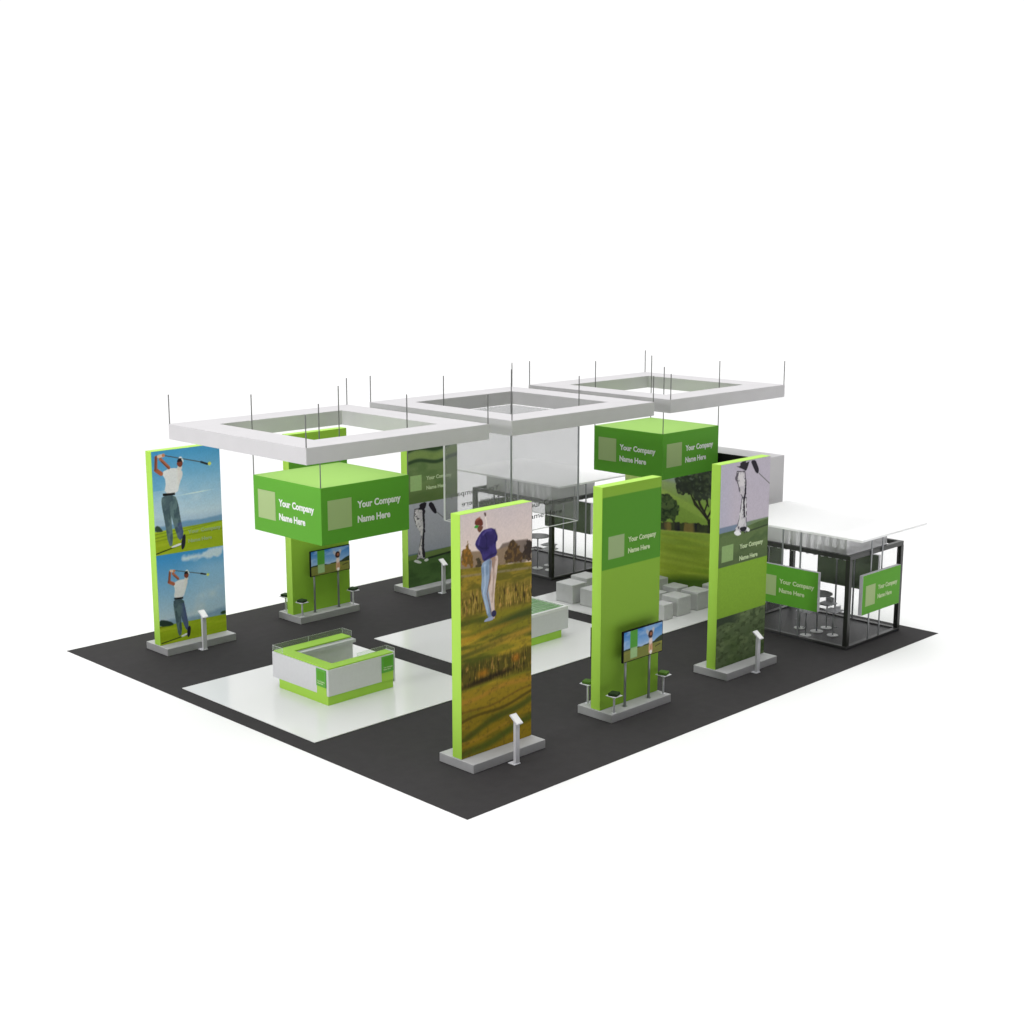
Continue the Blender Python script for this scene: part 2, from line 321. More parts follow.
# outlines of the printed pictures, in fractions of the panel (left to right, bottom to top)
PR = {
 'T1': {
  'hat': [[0.193,0.95],[0.199,0.969],[0.245,0.976],[0.291,0.969],[0.31,0.954],[0.304,0.941],[0.254,0.944]],
  'brim': [[0.18,0.94],[0.211,0.949],[0.254,0.944],[0.226,0.934]],
  'face': [[0.235,0.945],[0.304,0.941],[0.309,0.93],[0.263,0.913],[0.226,0.929]],
  'club': [[0.365,0.925],[0.338,0.99]],
  'clubhead': [[0.316,0.993],[0.348,0.992],[0.353,0.978],[0.335,0.975]],
  'torso': [[0.3,0.922],[0.365,0.925],[0.441,0.925],[0.485,0.907],[0.52,0.876],[0.478,0.859],[0.51,0.809],[0.402,0.802],[0.307,0.793],[0.28,0.835],[0.21,0.859],[0.197,0.877],[0.248,0.903]],
  'legL': [[0.307,0.795],[0.43,0.803],[0.42,0.751],[0.372,0.687],[0.4,0.629],[0.437,0.552],[0.371,0.56],[0.324,0.623],[0.278,0.677],[0.293,0.737],[0.279,0.772]],
  'legR': [[0.411,0.803],[0.507,0.811],[0.516,0.789],[0.491,0.724],[0.467,0.669],[0.457,0.613],[0.476,0.549],[0.419,0.554],[0.372,0.631],[0.363,0.688],[0.392,0.753]],
  'shoe': [[0.304,0.548],[0.361,0.561],[0.438,0.561],[0.451,0.546],[0.371,0.545]],
  'hor': [[0.002,0.785],[0.997,0.749]],
  'hillR': [[0.526,0.85],[0.739,0.853],[1.0,0.846],[1.001,0.745],[0.526,0.772]],
  'treeL': [[0.03,0.799],[0.022,0.844],[0.068,0.873],[0.1,0.889],[0.141,0.858],[0.168,0.823],[0.158,0.785]],
  'treeR': [[0.613,0.771],[0.622,0.81],[0.671,0.846],[0.729,0.87],[0.797,0.833],[0.867,0.789],[0.857,0.755]],
  'treeRR': [[0.877,0.765],[0.881,0.816],[0.936,0.841],[1.0,0.846],[1.001,0.754]],
  'treeM': [[0.214,0.782],[0.224,0.814],[0.28,0.813],[0.298,0.779]],
  'reeds': [[-0.0,0.681],[0.998,0.653],[0.999,0.543],[-0.003,0.584]],
  'light': [[0.001,0.741],[0.997,0.714]],
  'reeds2': [[0.009,0.412],[1.006,0.372],[1.008,0.207],[0.006,0.282]],
  'st': [[0.009,0.421],[1.006,0.416],[0.006,0.282],[1.008,0.197],[0.002,0.118],[1.009,0.052],[0.001,0.063],[1.009,0.039]],
  'dark1': [[0.428,0.536],[1.003,0.537],[1.004,0.49],[0.466,0.487]],
 },
 'T4': {
  'a_arm1': [[0.067,0.971],[0.055,0.907],[0.128,0.884]],
  'a_arm2': [[0.126,0.959],[0.242,0.91]],
  'a_hand': [[0.102,0.973],[0.172,0.976]],
  'a_cap': [[0.414,0.949]],
  'a_face': [[0.402,0.925]],
  'a_neck': [[0.399,0.903]],
  'a_shirt': [[0.139,0.889],[0.241,0.903],[0.338,0.903],[0.424,0.889],[0.435,0.864],[0.38,0.823],[0.347,0.775],[0.163,0.781],[0.203,0.844]],
  'a_belt': [[0.137,0.783],[0.312,0.779],[0.314,0.767],[0.138,0.77]],
  'a_leg': [[0.127,0.772],[0.313,0.768],[0.353,0.724],[0.377,0.64],[0.419,0.55],[0.34,0.522],[0.272,0.615],[0.24,0.676],[0.258,0.511],[0.187,0.506],[0.144,0.647],[0.108,0.737]],
  'a_shoe': [[0.213,0.504],[0.366,0.517],[0.392,0.506],[0.248,0.496]],
  'a_foot': [[0.402,0.556],[0.444,0.557],[0.43,0.497],[0.379,0.473],[0.365,0.507]],
  'a_club': [[0.172,0.976],[0.716,0.918]],
  'a_grip': [[0.716,0.918],[0.809,0.903]],
  'a_ball': [[0.842,0.904]],
  'a_shadow': [[0.002,0.479],[0.356,0.505]],
  'a_text': [[0.479,0.55],[0.48,0.491],[0.956,0.538]],
  'split': [[-0.003,0.47],[1.009,0.462]],
  'grass': [[0.0,0.593],[0.994,0.598]],
  'mount': [[-0.006,0.631],[0.996,0.637]],
  'tree': [[0.0,0.592],[0.005,0.621],[0.054,0.623],[0.111,0.596],[0.11,0.587]],
  'b_arm1': [[0.187,0.376],[0.168,0.323],[0.229,0.309]],
  'b_arm2': [[0.228,0.364],[0.301,0.332]],
  'b_hand': [[0.199,0.38],[0.247,0.376]],
  'b_cap': [[0.454,0.355]],
  'b_face': [[0.423,0.342]],
  'b_neck': [[0.421,0.323]],
  'b_shirt': [[0.23,0.312],[0.308,0.322],[0.377,0.322],[0.443,0.315],[0.405,0.272],[0.362,0.23],[0.227,0.234],[0.254,0.276]],
  'b_belt': [[0.227,0.235],[0.362,0.231],[0.364,0.222],[0.23,0.226]],
  'b_leg': [[0.223,0.228],[0.364,0.224],[0.388,0.167],[0.431,0.067],[0.394,0.045],[0.334,0.103],[0.315,0.141],[0.326,0.041],[0.269,0.025],[0.238,0.117],[0.212,0.193]],
  'b_shoe': [[0.295,0.028],[0.401,0.038],[0.409,0.028],[0.329,0.019]],
  'b_foot': [[0.418,0.071],[0.458,0.071],[0.447,0.024],[0.406,0.008],[0.392,0.035]],
  'b_club': [[0.255,0.378],[0.642,0.336]],
  'b_grip': [[0.642,0.336],[0.712,0.327]],
  'b_ball': [[0.747,0.323]],
  'b_grass': [[-0.004,0.102],[0.999,0.091]],
  'b_mount': [[0.0,0.135],[1.004,0.139]],
  'b_tree': [[-0.004,0.099],[0.0,0.135],[0.085,0.129],[0.202,0.106],[0.2,0.091]],
  'b_tree2': [[0.917,0.095],[0.919,0.11],[1.005,0.113],[1.002,0.093]],
  'b_cloud': [[0.357,0.429],[0.48,0.449],[0.727,0.452],[1.0,0.459],[0.995,0.415],[0.721,0.408],[0.442,0.414]],
  'b_shadow': [[0.018,0.01],[0.391,0.026]],
 },
 'T3': {
  'shirt': [[0.377,0.998],[0.571,1.001],[0.534,0.969],[0.502,0.949],[0.453,0.958],[0.282,0.984],[0.38,0.976]],
  'arm': [[0.586,0.996],[0.689,0.995],[0.729,0.969],[0.768,0.945],[0.753,0.924],[0.702,0.931],[0.639,0.964]],
  'club': [[0.767,0.926],[1.004,0.863]],
  'pants': [[0.312,0.958],[0.48,0.952],[0.515,0.893],[0.51,0.838],[0.473,0.809],[0.497,0.765],[0.503,0.717],[0.378,0.72],[0.416,0.77],[0.448,0.819],[0.388,0.848],[0.338,0.893],[0.294,0.921]],
  'pleg': [[0.384,0.726],[0.431,0.826],[0.531,0.821],[0.542,0.743],[0.543,0.682],[0.597,0.657],[0.526,0.648],[0.452,0.67],[0.43,0.645],[0.334,0.651],[0.303,0.669],[0.353,0.693]],
  'dark': [[0.476,0.953],[0.52,0.893],[0.514,0.837],[0.492,0.808],[0.512,0.721],[0.475,0.723],[0.455,0.811],[0.481,0.843],[0.488,0.894]],
  'dark2': [[0.304,0.95],[0.356,0.952],[0.34,0.919],[0.366,0.883],[0.404,0.856],[0.369,0.858],[0.32,0.899],[0.287,0.922]],
  'shoe1': [[0.286,0.663],[0.374,0.668],[0.455,0.644],[0.378,0.638],[0.313,0.648]],
  'shoe2': [[0.517,0.662],[0.57,0.672],[0.626,0.655],[0.591,0.644]],
  'shoeD': [[0.39,0.678],[0.551,0.677],[0.547,0.656],[0.447,0.653]],
  'mount': [[0.004,0.701],[0.987,0.695]],
  'ground': [[0.007,0.671],[0.99,0.673]],
  'band': [[0.008,0.503],[1.005,0.501],[0.017,0.26],[1.022,0.254]],
  'sq': [[0.056,0.614],[0.285,0.613],[0.295,0.53],[0.066,0.527]],
  'text': [[0.376,0.587],[0.888,0.594],[0.383,0.533],[0.754,0.533]],
  'shadow': [[0.556,0.648],[0.981,0.659]],
 },
 'T6': {
  'split': [[0.028,0.504],[0.697,0.5]],
  'sq': [[0.058,0.67],[0.283,0.669],[0.279,0.577],[0.056,0.578]],
  'text': [[0.351,0.642],[0.683,0.642],[0.357,0.579],[0.681,0.583]],
  'd1': [[-0.003,0.743],[0.477,0.746]],
  'd2': [[0.135,0.816],[0.689,0.824]],
  'shirt': [[0.224,0.496],[0.38,0.503],[0.353,0.468],[0.309,0.454],[0.111,0.473],[0.24,0.469]],
  'arm': [[0.397,0.487],[0.485,0.5],[0.588,0.428],[0.543,0.417],[0.465,0.446]],
  'club': [[0.588,0.425],[0.702,0.389]],
  'pants': [[0.129,0.472],[0.316,0.465],[0.334,0.373],[0.315,0.292],[0.307,0.226],[0.331,0.157],[0.223,0.165],[0.155,0.161],[0.198,0.216],[0.255,0.295],[0.23,0.33],[0.156,0.368],[0.113,0.419]],
  'dark': [[0.284,0.463],[0.338,0.456],[0.339,0.365],[0.313,0.25],[0.331,0.166],[0.282,0.169],[0.267,0.245],[0.298,0.359]],
  'shoe1': [[0.088,0.157],[0.156,0.165],[0.276,0.14],[0.222,0.133]],
  'shoe2': [[0.298,0.151],[0.372,0.161],[0.407,0.144],[0.344,0.138]],
  'ground': [[0.022,0.17],[0.802,0.194]],
  'gr2': [[0.023,0.198],[0.802,0.203]],
  'line': [[0.358,0.147],[0.829,0.167]],
 },
 'W': {
  'crown': [[0.368,0.776],[0.63,0.856],[0.635,0.684],[0.552,0.661],[0.482,0.67],[0.416,0.689],[0.38,0.717]],
  'trunk': [[0.635,0.507],[0.599,0.568],[0.563,0.625],[0.551,0.671]],
  'tr2': [[0.635,0.507],[0.574,0.574],[0.512,0.655]],
  'tr3': [[0.627,0.616],[0.601,0.679]],
  'bush': [[0.289,0.654],[0.34,0.647],[0.392,0.616],[0.419,0.582],[0.405,0.51],[0.37,0.475],[0.293,0.462]],
  'hill': [[0.287,0.737],[0.369,0.75],[0.482,0.67],[0.635,0.665]],
  'hedge': [[0.29,0.384],[0.642,0.421],[0.289,0.424],[0.64,0.486]],
  'line': [[0.29,0.382],[0.459,0.4],[0.642,0.419]],
  'dg': [[0.456,0.078],[0.649,0.177],[0.498,0.043],[0.652,0.056]],
 },
}


def wheat_print():
    R = PR['T1']; c = Canvas(150, 376, 4.702/1.877)
    c.vgrad(.72, (205, 188, 176), 1., (178, 168, 170))
    c.mix(.25*c.noise(2, 3, 5), (214, 190, 170))
    a = c.poly(R['hillR'], (112, 98, 88), feather=3); c.mix(a*.5*c.noise(14, 30, 3), (92, 84, 80))
    t = c.noise(26, 60, 2)
    a = c.poly([(0, .76), (0, .845), (.08, .85), (.5, .83), (.72, .84), (.72, .75)], (122, 104, 84), feather=3)
    for k, col_, hi in (('treeL', (96, 72, 34), (146, 100, 40)), ('treeM', (58, 52, 40), (80, 66, 40)), ('treeR', (64, 50, 36), (100, 76, 44)), ('treeRR', (48, 40, 36), (74, 60, 44))):
        d = c.dist(R[k])+(t-.5)*.07
        a = np.clip(.5-d/(c.px*1.6), 0, 1); c.mix(a, col_); c.mix(a*np.clip((c.noise(40, 80, 7)-.5)*4, 0, .8), hi)
    base = c.below(R['hor'], 2)
    c.mix(base, (112, 100, 34))
    c.mix(base*np.clip((c.noise(3, 26, 9)-.45)*3, 0, .9), (150, 122, 40))
    c.mix(base*np.clip((c.noise(5, 60, 12)-.5)*4, 0, .7), (78, 76, 24))
    c.mix(base*np.clip(1-abs(c.V-.755+.03*c.U)/.008, 0, .8), (120, 108, 84))
    def reeds(v0, v1, dark, lite, seed, tilt):
        v = c.V+tilt*c.U
        m = np.clip((v-v0)/.02, 0, 1)*np.clip((v1-v)/.03, 0, 1)
        c.mix(m*.8, dark)
        n = c.noise(60, 24, seed, 2); c.mix(m*np.clip((n-.52)*6, 0, .85), lite)
        n = c.noise(80, 30, seed+1, 2); c.mix(m*np.clip((n-.58)*6, 0, .9), (52, 44, 18))
        n = c.noise(34, 40, seed+2, 2); c.mix(m*np.clip((n-.66)*8, 0, .6), (168, 128, 66))
    reeds(.585, .70, (106, 92, 36), (150, 126, 60), 21, .01)
    m = np.clip((.58-c.V)/.012, 0, 1)
    c.mix(m, (112, 106, 30))
    c.mix(m*np.clip((c.noise(2.2, 22, 31)-.48)*4, 0, .8), (162, 134, 40))
    c.mix(m*np.clip((c.noise(2.0, 30, 36)-.5)*4, 0, .8), (58, 66, 22))
    for (cx, cy, rx, ry, cc, k) in ((.85, .535, .5, .022, (46, 58, 26), .8), (.3, .5, .5, .012, (146, 112, 34), .7), (.7, .455, .7, .016, (158, 124, 44), .8), (.1, .43, .5, .01, (60, 66, 24), .7)):
        c.mix(k*np.clip(1.4-np.hypot((c.U-cx)/rx, (c.V-cy-.04*(c.U-cx))/ry), 0, 1), cc)
    reeds(.285, .40, (66, 60, 22), (122, 104, 40), 41, -.0)
    c.mix(.85*np.clip(1.3-np.hypot((c.U-.35)/.45, (c.V-.297-.03*c.U)/.014), 0, 1), (34, 26, 14))
    c.mix(.8*np.clip(1.2-np.hypot((c.U-.3)/.1, (c.V-.335)/.02), 0, 1), (150, 96, 26))
    c.mix(.8*np.clip(1.2-np.hypot((c.U-.77)/.07, (c.V-.36)/.02), 0, 1), (166, 104, 28))
    m = np.clip((.285-c.V)/.01, 0, 1)
    c.mix(m, (134, 112, 30)); c.mix(m*np.clip((c.noise(2, 24, 51)-.5)*4, 0, .7), (104, 96, 28))
    for (v0, w, sl, cc) in ((.25, .012, .02, (152, 112, 40)), (.17, .008, .04, (72, 62, 22)), (.125, .018, .09, (60, 72, 28)), (.08, .008, .03, (150, 118, 40)), (.045, .02, .07, (64, 80, 30)), (.2, .006, .03, (104, 82, 28))):
        d = abs(c.V-v0-sl*(c.U-.5)-.008*np.sin(c.U*7+v0*40))/w
        c.mix(np.clip(1.3-d, 0, 1)*.75, cc)
    c.mix(.5*np.clip((c.noise(30, 90, 61)-.55)*4, 0, 1)*(c.V < .78), (84, 74, 28))
    # the player
    c.poly(R['legL'], (128, 146, 166)); c.poly(R['legR'], (186, 168, 158))
    a = c.poly(R['legR'], (186, 168, 158)); c.mix(a*np.clip((c.noise(20, 14, 71)-.5)*4, 0, .7), (120, 92, 74))
    a = c.poly(R['legL'], (126, 144, 166)); c.mix(a*np.clip((c.noise(16, 22, 72)-.5)*4, 0, .6), (92, 112, 136))
    c.poly(R['shoe'], (130, 140, 166)); c.dot((.455, .571), .035, (40, 40, 70))
    c.stroke(R['club'], .006, (206, 196, 186)); c.poly(R['clubhead'], (84, 64, 60))
    a = c.poly(R['torso'], (52, 44, 98)); c.mix(a*np.clip((c.noise(8, 16, 73)-.5)*4, 0, .7), (36, 30, 72))
    for pts in ([(.22, .868), (.30, .848), (.38, .846)], [(.47, .915), (.50, .888), (.47, .862)], [(.33, .91), (.36, .88), (.35, .84)], [(.32, .80), (.40, .812), (.49, .818)]):
        c.stroke(pts, .006, (30, 26, 62), 3)
    c.stroke([(.31, .905), (.36, .918), (.42, .916)], .007, (76, 68, 124), 3)
    c.stroke([(.245, .868), (.265, .895)], .006, (74, 66, 122), 3)
    c.stroke([(.405, .79), (.40, .72), (.36, .66), (.42, .57)], .006, (104, 88, 84), 2)
    c.stroke([(.46, .79), (.45, .70), (.43, .62)], .005, (146, 124, 112), 2)
    c.stroke([(.33, .78), (.335, .70), (.31, .665), (.37, .58)], .006, (160, 176, 192), 3)
    c.poly(R['face'], (96, 62, 48)); c.poly(R['hat'], (92, 48, 38)); c.stroke([(.22, .968), (.26, .974)], .01, (130, 78, 58), 3); c.poly(R['brim'], (52, 130, 50))
    return c

def golfer(c, R, k, w=1.):
    g = lambda n: R[k+n]
    c.stroke(g('club'), .006*w, (70, 70, 72)); c.stroke(g('grip'), .013*w, (38, 38, 40)); c.dot(g('ball')[0], .024*w, (190, 196, 90))
    a = c.poly(g('leg'), (84, 104, 106), smooth=1)
    c.mix(a*np.clip((c.noise(22, 30, 82)-.55)*5, 0, .6), (44, 58, 66))
    c.mix(a*np.clip((c.noise(12, 26, 81)-.45)*4, 0, .7), (62, 78, 86))
    c.mix(a*np.clip((c.U-.30)*8, 0, .6)*(c.V < (.62 if k == 'a_' else .2)), (64, 70, 120))
    a = c.poly(g('shirt'), (206, 200, 196), smooth=1, grow=.006*w)
    c.mix(a*np.clip((c.U-g('shirt')[2][0])*6, 0, .35), (166, 164, 166))
    (ax, ay), (bx, by), (ex, ey) = g('arm1')
    c.stroke([(bx, by), (ex, ey)], .027*w, (150, 84, 60)); c.stroke([(ax, ay), (bx, by)], .021*w, (140, 78, 56))
    c.stroke([(ax-.008, ay), (bx-.010, by)], .008*w, (98, 56, 44)); c.stroke(g('arm2'), .021*w, (156, 92, 66))
    c.stroke([(g('arm2')[0][0]+.01, g('arm2')[0][1]-.012), (g('arm2')[1][0], g('arm2')[1][1]-.004)], .008*w, (104, 60, 46))
    c.stroke(g('hand'), .020*w, (206, 170, 150)); c.dot(g('hand')[1], .022*w, (176, 116, 84))
    c.dot(g('neck')[0], .035*w, (190, 184, 178)); 
    hx, hy = g('face')[0]; r = .045*w
    c.poly([(hx-r, hy+.004*w), (hx-.8*r, hy-.010*w), (hx+.1*r, hy-.022*w), (hx+.9*r, hy-.010*w), (hx+r, hy+.006*w), (hx, hy+.02*w)], (112, 58, 44))
    c.poly([(hx-.9*r, hy+.005*w), (hx-.7*r, hy+.020*w), (hx+.1*r, hy+.029*w), (hx+.9*r, hy+.020*w), (hx+1.1*r, hy+.004*w), (hx+.2*r, hy+.009*w)], (34, 28, 32))
    c.poly([(hx+.5*r, hy+.026*w), (hx+1.1*r, hy+.022*w), (hx+1.3*r, hy+.003*w), (hx+.95*r, hy+.004*w)], (214, 220, 228))
    c.poly([(hx-.4*r, hy+.028*w), (hx+.4*r, hy+.036*w), (hx+1.*r, hy+.026*w), (hx+.2*r, hy+.026*w)], (224, 228, 234))
    c.poly(g('belt'), (26, 26, 28), smooth=0); c.poly(g('shoe'), (216, 214, 210)); c.poly(g('foot'), (34, 34, 44))

def sky_print():
    R = PR['T4']; c = Canvas(150, 376, 4.702/1.877)
    c.vgrad(.62, (176, 188, 196), 1., (66, 136, 178))
    c.mix(np.clip((.45-c.U)*1.2, 0, .35)*(c.V > .8), (52, 126, 176))
    c.mix(.5*np.clip((c.noise(3, 10, 3)-.45)*3, 0, 1)*np.clip((.86-c.V)/.12, 0, 1), (196, 200, 204))
    c.mix(.7*np.clip(1.2-np.hypot((c.U-.62)/.28, (c.V-.757-.012*c.U)/.004), 0, 1), (206, 214, 220))
    c.mix(np.clip((.66+.02*c.noise(3, 1, 31)-c.V)/.03, 0, 1)*.6, (136, 160, 182))
    c.mix(np.clip((.612+.03*c.noise(4, 1, 32)+.012*c.U-c.V)/.012, 0, 1)*.8, (84, 122, 152))
    gr = c.below(R['grass'], 1.5); c.mix(gr, (140, 160, 34))
    c.mix(gr*np.clip((c.noise(3, 40, 6)-.5)*3, 0, .6), (160, 172, 50))
    for v0, s_ in ((.585, .02), (.57, .035), (.548, .01)):
        c.mix(gr*np.clip(1.2-abs(c.V-v0-s_*(c.U-.3))/.004, 0, .6), (98, 116, 30))
    c.mix(gr*np.clip((.56-c.V)/.06, 0, .35), (122, 136, 22))
    c.poly(R['tree'], (48, 62, 52), feather=2)
    c.stroke(R['a_shadow'], .008, (40, 52, 20)); golfer(c, R, 'a_')
    # lower picture
    lo = c.below(R['split'], 1.)
    c.vgrad(.12, (170, 186, 196), .50, (40, 116, 172), mask=lo)
    c.mix(lo*np.clip((c.U-.25)*1.1, 0, .5)*np.clip((.46-c.V)/.1, 0, 1), (150, 178, 198))
    d = c.dist(R['b_cloud'])+(c.noise(10, 24, 11)-.5)*.12
    c.mix(lo*np.clip(.4-d/.05, 0, 1)*.85, (188, 196, 204))
    c.mix(lo*.6*np.clip((c.noise(3, 9, 13)-.5)*3, 0, 1)*np.clip((.33-c.V)/.1, 0, 1), (190, 196, 200))
    c.mix(np.clip((.112+.035*c.noise(4, 1, 33)+.012*c.U-c.V)/.02, 0, 1)*.75, (104, 134, 158))
    gr = c.below(R['b_grass'], 1.5); c.mix(gr, (136, 156, 30)); c.mix(gr*np.clip((c.noise(3, 50, 16)-.5)*3, 0, .6), (158, 170, 46))
    c.mix(gr*np.clip((.06-c.V)/.06, 0, .4), (112, 130, 18))
    c.mix(gr*np.clip(1.2-abs(c.V-.105-.035*(c.U-.3))/.004, 0, .6), (104, 104, 30))
    c.poly(R['b_tree'], (38, 54, 46), feather=2); c.poly(R['b_tree2'], (44, 66, 46), feather=2)
    c.stroke(R['b_shadow'], .007, (40, 52, 20)); golfer(c, R, 'b_', .82)
    return c

def brand_print():
    c = Canvas(150, 376, 4.702/1.877); c.fill((112, 148, 48)); c.grain = .03
    c.poly([(-.1, .634), (1.1, .634), (1.1, .955), (-.1, .955)], (70, 122, 36), smooth=0)
    logo_art(c, .105, .371, .677, .778, (128, 146, 104))
    return c

def walker(c, R, two):
    g1 = c.noise(26, 60, 92); g2 = c.noise(14, 40, 93)
    def cloth(k, base):
        d = c.dist(R[k]); a = np.clip(.5-d/c.px, 0, 1); c.mix(a, base)
        c.mix(a*np.clip((g2-.5)*4, 0, .5), (148, 142, 150))
        c.mix(np.clip(1.1-abs(d+.006)/.010, 0, 1)*a*np.clip((g1-.30)*5, 0, 1), (44, 40, 48))
        c.mix(a*np.clip((g1-.68)*12, 0, .8), (64, 60, 68))
    cloth('pants', (186, 182, 184))
    if two: cloth('pleg', (184, 182, 184))
    d = c.dist(R['dark'])+(g1-.5)*.03; c.mix(np.clip(.5-d/c.px, 0, 1), (42, 38, 46))
    if two: c.mix(np.clip(.5-(c.dist(R['dark2'])+(g1-.45)*.04)/c.px, 0, 1), (84, 78, 86))
    c.poly(R['shirt'], (36, 32, 38), smooth=1); c.poly(R['arm'], (34, 30, 38), smooth=1)
    if two: c.stroke([(.50, .995), (.62, 1.0)], .012, (150, 146, 154))
    c.stroke(R['club'], .006, (92, 92, 92)); c.poly(R['shoe1'], (214, 216, 214)); c.poly(R['shoe2'], (206, 208, 208))

def walker_print():
    R = PR['T3']; c = Canvas(150, 376, 4.702/1.877)
    c.vgrad(.6, (170, 162, 172), 1., (162, 156, 168))
    c.mix(np.clip((.3-c.U)*2, 0, .35), (150, 152, 172)); c.mix(.3*np.clip(c.noise(2, 4, 1), 0, 1), (176, 168, 172))
    m = np.clip((.700-c.V)/.005, 0, 1); c.mix(m, (104, 118, 136)); c.mix(m*np.clip((c.U-.35)*3, 0, 1), (104, 122, 88))
    g = np.clip((.672+.02*np.clip((c.U-.4)*2, 0, 1)-c.V)/.004, 0, 1); c.mix(g, (84, 102, 62)); c.mix(g*np.clip((c.noise(5, 30, 4)-.45)*3, 0, .7), (66, 84, 52))
    c.stroke([(.5, .648), (.75, .653), (1.02, .66)], .008, (48, 56, 42), 2)
    c.mix(g*np.clip((.60-c.V)/.1, 0, .5), (72, 86, 56))
    walker(c, R, True); c.poly(R['shoeD'], (34, 34, 40))
    logo_art(c, .06, .29, .525, .605, (124, 150, 96))
    b = (c.V < .502)
    c.mix(b*1., (112, 148, 44))
    lo = np.clip((.2505-c.V)*c.asp/c.px+.5, 0, 1); c.mix(lo, (76, 90, 60))
    c.mix(lo*np.clip((c.noise(10, 60, 8)-.5)*5, 0, .8), (96, 110, 74)); c.mix(lo*np.clip((c.noise(16, 70, 18)-.55)*5, 0, .8), (56, 68, 42))
    c.mix(lo*np.clip((c.noise(3, 9, 19)-.5)*3, 0, .5), (58, 76, 40))
    c.mix(lo*np.clip((.03+c.V-.235-.012*np.sin(c.U*9))/.006, 0, .9)*np.clip((.5-c.U)*5, 0, 1), (44, 54, 40))
    return c

def walker_low_print():
    R = PR['T6']; c = Canvas(150, 376, 4.702/1.877)
    c.fill((98, 116, 74)); c.mix(np.clip((c.noise(3, 16, 2)-.45)*3, 0, .7), (78, 100, 60))
    for ln, off in (('d1', 0), ('d2', .0)):
        a, b = R[ln][0], R[ln][-1]
        y = a[1]+(c.U-a[0])*(b[1]-a[1])/(b[0]-a[0])+.012*np.sin(c.U*8)
        c.mix(np.clip(1.3-abs(c.V-y)/.012, 0, .9), (44, 60, 40))
        c.mix(np.clip(1.2-abs(c.V-y-.035)/.022, 0, .6), (118, 136, 74))
    c.mix(np.clip((c.V-.85)/.04, 0, 1)*np.clip((.5-c.U)*2+.3, 0, 1), (100, 118, 168))
    c.mix(.6*np.clip((.62-c.V)/.08, 0, 1), (72, 88, 48))
    logo_art(c, .058, .281, .577, .669, (132, 158, 104))
    lo = np.clip((.502-c.V)*c.asp/c.px+.5, 0, 1)
    c.mix(lo, (148, 148, 158)); c.mix(lo*np.clip((.3-c.V)/.2, 0, .4), (128, 132, 146))
    c.mix(np.clip((.205-c.V)/.006, 0, 1), (92, 108, 116)); c.mix(np.clip((.195+.01*c.U-c.V)/.004, 0, 1), (96, 114, 66))
    g = np.clip((.168-c.V)/.005, 0, 1); c.mix(g, (70, 96, 54)); c.mix(g*np.clip((c.noise(5, 30, 4)-.45)*3, 0, .7), (56, 78, 44))
    c.stroke([(.4, .158), (1.02, .172)], .014, (40, 48, 38), 2)
    walker(c, R, False)
    return c

